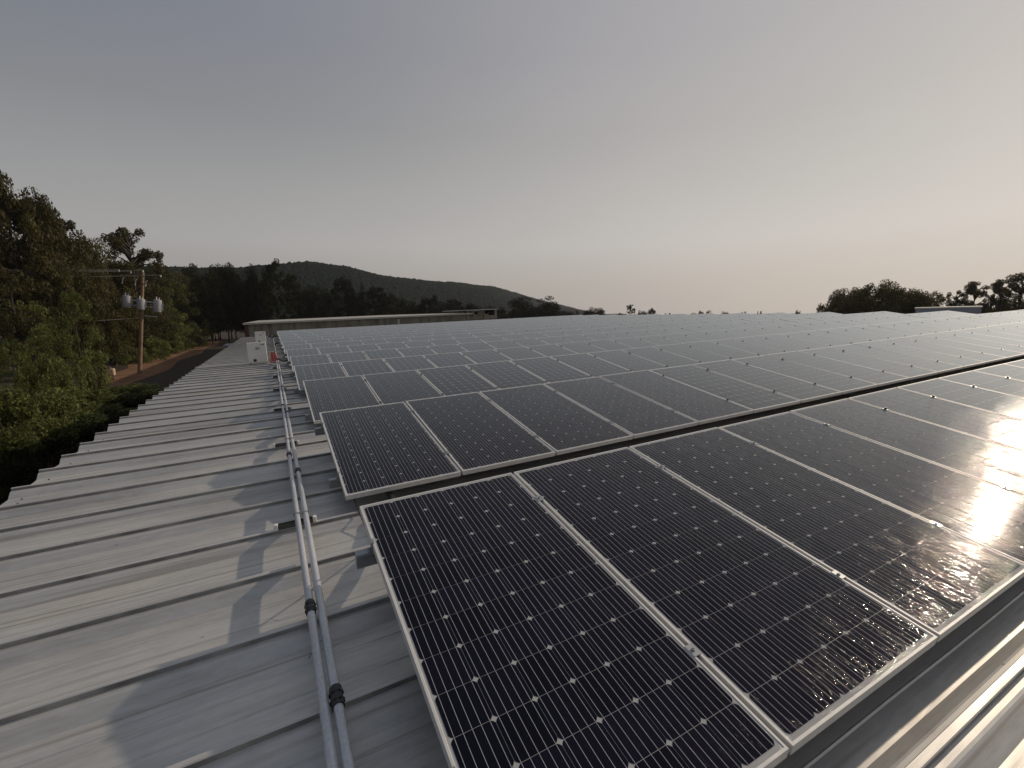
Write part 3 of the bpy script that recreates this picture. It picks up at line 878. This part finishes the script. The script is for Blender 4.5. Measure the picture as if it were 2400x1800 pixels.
def crown_clumps(kind, seed):
    """unit tree: height 1, returns crown clumps and limb segments"""
    r = random.Random(seed); cl = []; limbs = []
    if kind == 'oak':
        W_ = .42
        for i in range(64):
            t = r.random(); a = r.uniform(0, 6.283)
            z = .22 + .70*t; rad_ = W_*math.sqrt(max(0, 1-((z-.55)/.46)**2))*(.55+.45*r.random())
            c = Vector((math.cos(a)*rad_, math.sin(a)*rad_, z + r.uniform(-.03, .05)))
            cl.append((c, r.uniform(.06, .12)))
            if i % 6 == 0: limbs.append(((0, 0, .12+.4*t), c))
        for i in range(22):
            cl.append((Vector((r.gauss(0, .13), r.gauss(0, .13), r.uniform(.35, .85))), r.uniform(.08, .13)))
    elif kind == 'pine':
        for i in range(46):
            t = r.random()**.8; z = .30 + .67*t; a = r.uniform(0, 6.283)
            rad_ = (.27*(1-t)**.5 + .04)*(.5+.7*r.random())
            c = Vector((math.cos(a)*rad_, math.sin(a)*rad_, z))
            cl.append((c, r.uniform(.035, .075)))
            if i % 2 == 0: limbs.append(((0, 0, z-.05), c))
        for i in range(10): cl.append((Vector((r.gauss(0, .05), r.gauss(0, .05), r.uniform(.4, .95))), .06))
    elif kind == 'openpine':                    # flat-topped open crown with gaps
        for i in range(34):
            t = r.random(); z = .58 + .40*t; a = r.uniform(0, 6.283)
            rad_ = .30*math.sqrt(max(.02, 1-((z-.70)/.31)**2))*(.35+.75*r.random())
            c = Vector((math.cos(a)*rad_, math.sin(a)*rad_, z))
            cl.append((c, r.uniform(.032, .062))); limbs.append(((0, 0, z-.10*r.random()-.04), c))
    elif kind == 'leafy':
        for i in range(60):
            t = r.random(); z = .08 + .88*t; a = r.uniform(0, 6.283)
            rad_ = .34*math.sqrt(max(.03, 1-((z-.42)/.56)**2))*(.5+.6*r.random())
            c = Vector((math.cos(a)*rad_, math.sin(a)*rad_, z)); cl.append((c, r.uniform(.045, .095)))
            if i % 8 == 0: limbs.append(((0, 0, z*.6), c))
    elif kind == 'bush':
        for i in range(44):
            a = r.uniform(0, 6.283); z = r.uniform(.05, .85); rad_ = .75*math.sqrt(max(.05, 1-(z/.98)**2))*math.sqrt(r.random())
            cl.append((Vector((math.cos(a)*rad_, math.sin(a)*rad_, z)), r.uniform(.11, .22)))
    return cl, limbs

SPEC = {'oak': (M_leaf_oak, .0125, 8200), 'pine': (M_leaf_pine, .0112, 13000), 'openpine': (M_leaf_pine, .0092, 24000), 'midoak': (M_leaf_shade, .0125, 8200), 'midpine': (M_leaf_shade, .0112, 13000),
        'leafy': (M_leaf_lit, .0118, 9500), 'bush': (M_leaf_lit, .030, 2000), 'darkbush': (M_leaf_shade, .032, 2000)}  # darkbush: same bush with the building's shade put into its leaf colour
crowns = {}
def crown_variant(kind, v):
    if (kind, v) in crowns: return crowns[(kind, v)]
    shape = {'darkbush': 'bush', 'midoak': 'oak', 'midpine': 'pine'}.get(kind, kind)
    cl, limbs = crown_clumps(shape, hash((len(kind), v, kind[0])) % 1 + v*13 + len(kind)*7)
    m, leaf, per = SPEC[kind]
    rs = np.random.RandomState(v*31 + len(kind))
    vv, ff = leaf_arrays(cl, leaf, per, rs)
    me = mesh_np('crown', vv, ff, m)
    tb = MB()
    if shape != 'bush':
        topz = {'oak': .7, 'pine': .97, 'openpine': .88, 'leafy': .8}[shape]
        tb.tube([(0, 0, -.04), (.004, 0, topz*.4), (-.004, .004, topz*.75), (0, 0, topz)], .02, 8, radii=[.024, .018, .012, .004])
        for a, b in limbs:
            a, b = Vector(a), Vector(b); mid = a.lerp(b, .5) + Vector((0, 0, .012))
            tb.tube([a, mid, b], .005, 5, radii=[.008, .005, .002])
    else:
        r = random.Random(v)
        for k in range(6):
            a = r.uniform(0, 6.28); tb.tube([(0, 0, -.05), (math.cos(a)*.25, math.sin(a)*.25, .4), (math.cos(a)*.4, math.sin(a)*.4, .75)], .02, 5, radii=[.03, .018, .006])
    mt = tb.mesh('trunk', M_bark)
    crowns[(kind, v)] = (me, mt); return crowns[(kind, v)]

NAME = {'midoak': 'broadleaf_tree', 'midpine': 'pine_tree', 'oak': 'broadleaf_tree', 'pine': 'pine_tree', 'openpine': 'pine_tree', 'leafy': 'young_tree', 'bush': 'bush', 'darkbush': 'bush'}
tcount = [0]
def tree(kind, az, el, dist, wpx, label, group=None, minh=2.0):
    """tree whose top stands at the given bearing and elevation from the roof, dist metres away"""
    a = rad(az); x, y = EYE[0]+dist*math.sin(a), EYE[1]+dist*math.cos(a)
    top = EYE[2] + dist*math.tan(rad(el)); z = ground_z(x, y)
    h = max(minh, top - z)
    if top - z < minh: z = top - minh
    cos_off = math.cos(rad(az)-rad(27))
    unitw = {'midoak': .95, 'midpine': .56, 'oak': .95, 'pine': .56, 'openpine': .66, 'leafy': .78, 'bush': 1.8, 'darkbush': 1.8}[kind]
    w = wpx/1081.3*dist*cos_off/unitw if wpx else h
    w = min(max(w, h*.45), h*2.2)
    tcount[0] += 1
    me, mt = crown_variant(kind, tcount[0] % (3 if kind in ('oak', 'pine', 'leafy', 'midoak', 'midpine') else 2))
    M = TR(x, y, z) @ Matrix.Rotation(hash01('t', tcount[0])*6.283, 4, 'Z') @ Matrix.Diagonal((w, w, h, 1))
    cat = 'bush' if 'bush' in kind else 'tree'
    root = empty(NAME[kind], M, label, cat, group)
    put(link('crown', me), I4, root); put(link('trunk', mt), I4, root)
    return root

SKY_LEFT = [(-18.93, 12.07, 66, 'topmost tree at the left edge of the photo'), (-18.1, 11.05, 68, 'second tree down the left slope skyline'), (-17.34, 10.19, 70, 'third tree down the left slope skyline'),
            (-16.68, 9.76, 72, 'tree with ragged twigs against the sky on the left slope'), (-15.92, 9.11, 76, 'tree whose ragged crown ends the steep left skyline'), (-15.28, 7.61, 78, 'lower skyline tree just right of the ragged crown'),
            (-14.21, 7.18, 84, 'rounded skyline tree midway between ragged crown and lone open pine'), (-13.32, 6.08, 88, 'skyline tree just left of the lone open pine'), (-12.44, 6.0, 100, 'tree filling in behind the lone open pine'),
            (-10.1, 5.7, 96, 'skyline tree just right of the lone open pine'), (-9.28, 5.3, 100, 'skyline tree above and right of the utility pole'), (-8.36, 5.1, 118, 'tree in the skyline dip right of the utility pole'),
            (-6.79, 5.4, 120, 'dark tree at the left start of the valley wall of trees'), (-5.55, 5.3, 125, 'second dark tree of the valley wall'), (-4.06, 5.5, 130, 'third dark tree of the valley wall'), (-2.51, 5.7, 130, 'fourth dark tree of the valley wall, left of the hill')]
kinds = ['pine', 'oak', 'pine', 'pine', 'pine', 'oak', 'oak', 'oak', 'oak', 'oak', 'oak', 'oak', 'oak', 'oak', 'oak', 'oak']
for i, (a, e, d, lab) in enumerate(SKY_LEFT):
    if -12 < a < -6: d = max(d, 21/math.sin(rad(-a)))
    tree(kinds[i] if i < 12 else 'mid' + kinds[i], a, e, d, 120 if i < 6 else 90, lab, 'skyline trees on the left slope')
tree('openpine', -11.37, 8.39, 92, 165, 'lone tall pine with open flat crown against the sky above the pole', 'skyline trees on the left slope')
MID = [(0.7, 6.26, 118, 40, 'pine'), (-0.98, 5.3, 125, 44, 'oak'), (2.26, 4.88, 130, 40, 'pine'), (3.23, 3.44, 140, 40, 'oak'), (4.64, 3.64, 142, 40, 'oak'), (6.09, 3.29, 150, 40, 'oak'), (7.53, 4.54, 138, 42, 'pine'),
       (8.98, 3.99, 142, 40, 'oak'), (11.23, 3.62, 140, 50, 'pine'), (12.39, 2.75, 150, 44, 'oak'), (14.08, 2.25, 160, 44, 'oak'), (15.81, 1.9, 165, 44, 'oak'), (17.34, 2.55, 160, 40, 'oak'), (18.84, 1.83, 170, 44, 'oak'),
       (20.23, 2.13, 165, 44, 'pine'), (22.07, 1.51, 170, 44, 'oak'), (23.73, 1.29, 175, 44, 'oak'), (25.55, 1.17, 170, 40, 'oak'), (28.2, 1.0, 178, 40, 'oak'), (29.99, 2.3, 150, 92, 'oak'), (32.07, 1.4, 172, 40, 'oak'), (33.89, 0.56, 200, 36, 'oak'),
       (35.94, 0.59, 210, 34, 'oak'), (37.57, 0.95, 205, 36, 'oak')]
mlabs = {0: 'tall pine rising highest behind the left of the far building', 2: 'pine close right of the tallest one behind the far building', 6: 'pine with pointed crown behind the middle of the far building',
         8: 'broad dark pine behind the far building, right of the pointed one', 19: 'big round-crowned tree just right of the far building end', 23: 'small dark round tree at the foot of the hill slope'}
for i, (a, e, d, w, k) in enumerate(MID):
    lab = mlabs.get(i, 'dark tree, %s from the left in the line behind the far building' % nth(i+1))
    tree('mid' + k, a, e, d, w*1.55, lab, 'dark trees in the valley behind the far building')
for i, (a, e, d, w) in enumerate([(40.34, 0.23, 200, 14), (41.65, 1.17, 190, 30), (42.94, 0.5, 195, 30), (44.04, 0.73, 190, 24), (45.82, 0.15, 260, 20), (48.6, 0.15, 260, 20), (49.4, 0.35, 260, 16), (50.25, 0.38, 255, 18),
                                  (51.93, 0.24, 260, 24), (53.72, 0.2, 260, 18), (55.3, 0.25, 280, 14), (58.84, 0.3, 260, 14)]):
    labs = {1: 'tall narrow tree, highest of the small cluster on the middle horizon', 2: 'low tree between two taller ones of the middle horizon cluster', 3: 'round tree at the right of the middle horizon cluster'}
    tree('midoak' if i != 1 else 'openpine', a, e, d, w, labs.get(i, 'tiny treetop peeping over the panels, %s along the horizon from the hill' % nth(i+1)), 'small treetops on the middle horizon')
for i, (a, e, d, w, lab) in enumerate([(61.71, 1.17, 80, 75, 'low left shoulder tree of the big right-hand clump'), (63.17, 2.49, 80, 105, 'left tall oak of the big right-hand clump'), (65.43, 3.07, 82, 120, 'tallest oak in the middle of the right-hand clump'),
                                       (67.66, 2.44, 84, 100, 'right oak of the big right-hand clump'), (69.07, 1.54, 84, 80, 'low right shoulder tree of the big right-hand clump'), (62.4, 1.7, 86, 110, 'dark oak filling the left half of the right-hand clump from behind'),
                                       (64.3, 2.5, 88, 130, 'dark oak behind the tallest one of the right-hand clump'), (66.6, 2.3, 88, 130, 'dark oak behind the gap right of the tallest one'), (68.5, 1.8, 90, 110, 'dark oak filling the right half of the right-hand clump from behind')]):
    tree('oak', a, e, d, w, lab, 'big clump of oaks on the right')
for i, (a, e, d, w, lab) in enumerate([(70.79, 1.77, 95, 60, 'small open pine left of the right-edge pines'), (72.0, 2.51, 95, 90, 'round-topped open pine between the oak clump and the right edge'), (73.01, 1.38, 96, 60, 'low pine in the gap of the right-edge pines'),
                                       (73.57, 2.59, 90, 80, 'tall open pine next to the right edge'), (74.7, 3.0, 88, 100, 'tallest open pine cut by the right edge of the photo'), (76.3, 2.7, 88, 100, 'open pine mostly beyond the right edge of the photo')]):
    tree('openpine', a, e, d, w, lab, 'open-crowned pines at the right edge')
for i, (a, e) in enumerate([(70.2, .75), (71.3, .9), (72.4, .8), (73.4, 1.0), (74.5, 1.05), (75.6, 1.0)]):
    tree('oak', a, e, 105, 70, 'low dark undergrowth tree, %s from the left under the right-edge pines' % nth(i+1), 'undergrowth below the right pines')
EDGE = [(-15.82, 2.66, 52, 'leafy', 'sunlit young tree with pale leafy top left of the pole'), (-17.61, -0.13, 48, 'leafy', 'sunlit leafy tree leaning at the left, below the low wire'), (-13.71, -0.39, 58, 'leafy', 'sunlit leafy tree lower right of the pale-topped young tree'),
        (-7.51, 3.38, 74, 'leafy', 'tall sunlit tree at the right tip of the woods beside the track'), (-8.75, 4.08, 80, 'leafy', 'leafy tree between the pole top and the tall sunlit edge tree'), (-7.25, 0.56, 82, 'leafy', 'lower leafy tree at the right tip of the woods'),
        (-9.6, 2.2, 100, 'leafy', 'pale leafy tree just right of the transformers'), (-8.3, 1.6, 112, 'leafy', 'pale leafy tree low between pole and the woods tip'), (-6.6, 2.2, 140, 'leafy', 'pale leafy tree at the very end of the woods beside the track'),
        (-10.38, -1.69, 66, 'bush', 'sunlit bush just right of the pole foot'), (-9.24, -2.15, 70, 'bush', 'second sunlit bush right of the pole along the track'), (-15.11, -2.49, 50, 'bush', 'sunlit bush above the small pale box'),
        (-12.45, -3.03, 56, 'bush', 'bush just left of the pole foot'), (-20.03, -1.32, 36, 'leafy', 'nearest young tree at the left edge'), (-18.31, -2.87, 40, 'bush', 'leafy bush below the leaning tree at the left'),
        (-16.66, -3.74, 42, 'bush', 'leafy bush left of the small pale box'), (-18.67, 1.87, 56, 'leafy', 'olive leafy tree under the top wires at the left'), (-14.68, 4.2, 70, 'oak', 'dark oak behind the pale-topped young tree'),
        (-11.94, 1.98, 70, 'oak', 'dark oak directly behind the pole transformers'), (-10.83, 3.6, 80, 'oak', 'dark oak behind and right of the pole top'), (-19.46, 4.62, 54, 'pine', 'dark pine at the left edge above the wires'), (-12.62, 4.3, 72, 'pine', 'dark pine left of the pole top'),
        (-17.2, 5.6, 60, 'pine', 'dark pine on the slope above the top wires'), (-15.9, 5.2, 64, 'oak', 'dark oak on the slope midway above the top wires'), (-13.4, 2.3, 64, 'oak', 'dark oak between young tree and transformers'), (-9.4, 1.2, 84, 'leafy', 'pale green tree right of the pole at half its height')]
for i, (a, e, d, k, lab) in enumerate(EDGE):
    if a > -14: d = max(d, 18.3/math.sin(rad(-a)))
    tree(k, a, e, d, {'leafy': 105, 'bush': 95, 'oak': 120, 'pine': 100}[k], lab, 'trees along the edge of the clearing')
for i in range(9):
    a = -11.6 + i*.55; d = 16.6/math.sin(rad(-a))
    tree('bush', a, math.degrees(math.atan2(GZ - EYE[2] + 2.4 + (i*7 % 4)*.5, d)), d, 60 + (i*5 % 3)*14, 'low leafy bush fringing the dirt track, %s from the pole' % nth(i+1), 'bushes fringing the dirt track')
rr = random.Random(77)
for i in range(34):
    a = rr.uniform(-27, -9.5); d = max(rr.uniform(62, 105), 30/math.sin(rad(-a))); hi = lerp([(-30, 13), (-19, 11), (-15, 6.5), (-12.5, 4.8), (-8, 3.8)], a)
    tree(rr.choice(['pine', 'oak', 'oak']), a, hi*rr.uniform(.35, .86), d, 110, 'dark forest tree massed on the slope behind the clearing', 'dark forest trees massed on the left slope')
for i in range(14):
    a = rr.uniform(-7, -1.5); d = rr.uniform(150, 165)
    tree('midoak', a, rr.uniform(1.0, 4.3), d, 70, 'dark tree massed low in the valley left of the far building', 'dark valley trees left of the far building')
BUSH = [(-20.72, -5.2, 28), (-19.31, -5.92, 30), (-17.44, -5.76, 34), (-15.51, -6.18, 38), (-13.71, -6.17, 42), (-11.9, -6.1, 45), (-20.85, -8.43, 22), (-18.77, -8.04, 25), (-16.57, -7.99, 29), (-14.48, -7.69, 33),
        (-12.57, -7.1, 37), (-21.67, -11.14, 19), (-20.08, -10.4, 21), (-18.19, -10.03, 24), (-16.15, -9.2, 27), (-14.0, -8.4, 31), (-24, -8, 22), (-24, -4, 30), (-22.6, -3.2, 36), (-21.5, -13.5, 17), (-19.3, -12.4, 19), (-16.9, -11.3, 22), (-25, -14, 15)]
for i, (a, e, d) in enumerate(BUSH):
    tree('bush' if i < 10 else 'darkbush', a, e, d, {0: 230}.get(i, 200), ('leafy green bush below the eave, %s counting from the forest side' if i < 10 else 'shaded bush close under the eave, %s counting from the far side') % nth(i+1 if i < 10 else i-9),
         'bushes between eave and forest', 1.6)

# hillside forest as one mass: thousands of rough crowns following the hill
def blob(seed):
    r = random.Random(seed); bm = bmesh.new(); bmesh.ops.create_icosphere(bm, subdivisions=1, radius=1)
    for v in bm.verts: v.co *= r.uniform(.72, 1.25)
    v = np.array([x.co[:] for x in bm.verts]); f = np.array([[x.index for x in q.verts] for q in bm.faces]); bm.free(); return v, f
def hill_forest():
    rs = np.random.RandomState(3); V = []; F = []; base = 0
    bl = [blob(i) for i in range(8)]
    for i in range(42000):
        az = rs.uniform(-26, 41); D = lerp(HDIST, az); d = D*(.46 + .58*rs.random_sample()**.8)
        a = rad(az); x, y = EYE[0]+d*math.sin(a), EYE[1]+d*math.cos(a); z = ground_z(x, y)
        if d < 230: continue
        s = rs.uniform(1.7, 3.6)*(1+.35*(d > 1000)); h = s*rs.uniform(.6, 1.0)
        v, f = bl[i % 8]; t = rs.uniform(0, 6.28); c_, s_ = math.cos(t), math.sin(t)
        q = v @ np.array(((c_, s_, 0), (-s_, c_, 0), (0, 0, 1))) * np.array((s, s, h)) + np.array((x, y, z + h*.75 + 1))
        V.append(q); F.append(f+base); base += len(v)
    V = np.concatenate(V); F = np.concatenate(F)
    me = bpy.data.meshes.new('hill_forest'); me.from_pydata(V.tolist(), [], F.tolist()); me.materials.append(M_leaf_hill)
    me.polygons.foreach_set('use_smooth', [True]*len(F))
    o = link('hill_forest', me)
    tag(o, 'continuous dark forest covering the long hill behind the roof', 'forest', None, 'stuff')
hill_forest()

# ------------------------------------------------------------------ air
def haze():
    me = MB().box(-1400, -200, GZ-1.2, 2600, 2400, 110).mesh('haze', None)
    me.materials.clear()
    m = bpy.data.materials.new('haze'); m.use_nodes = True; nt = m.node_tree; nt.nodes.clear()
    v = nt.nodes.new('ShaderNodeVolumePrincipled'); v.inputs['Color'].default_value = (.86, .9, 1, 1)
    v.inputs['Density'].default_value = .00013; v.inputs['Anisotropy'].default_value = .3
    out = nt.nodes.new('ShaderNodeOutputMaterial'); nt.links.new(v.outputs[0], out.inputs['Volume'])
    me.materials.append(m); o = link('haze', me); tag(o, 'thin pale haze in the air over the valley', 'haze', None, 'stuff')
haze()
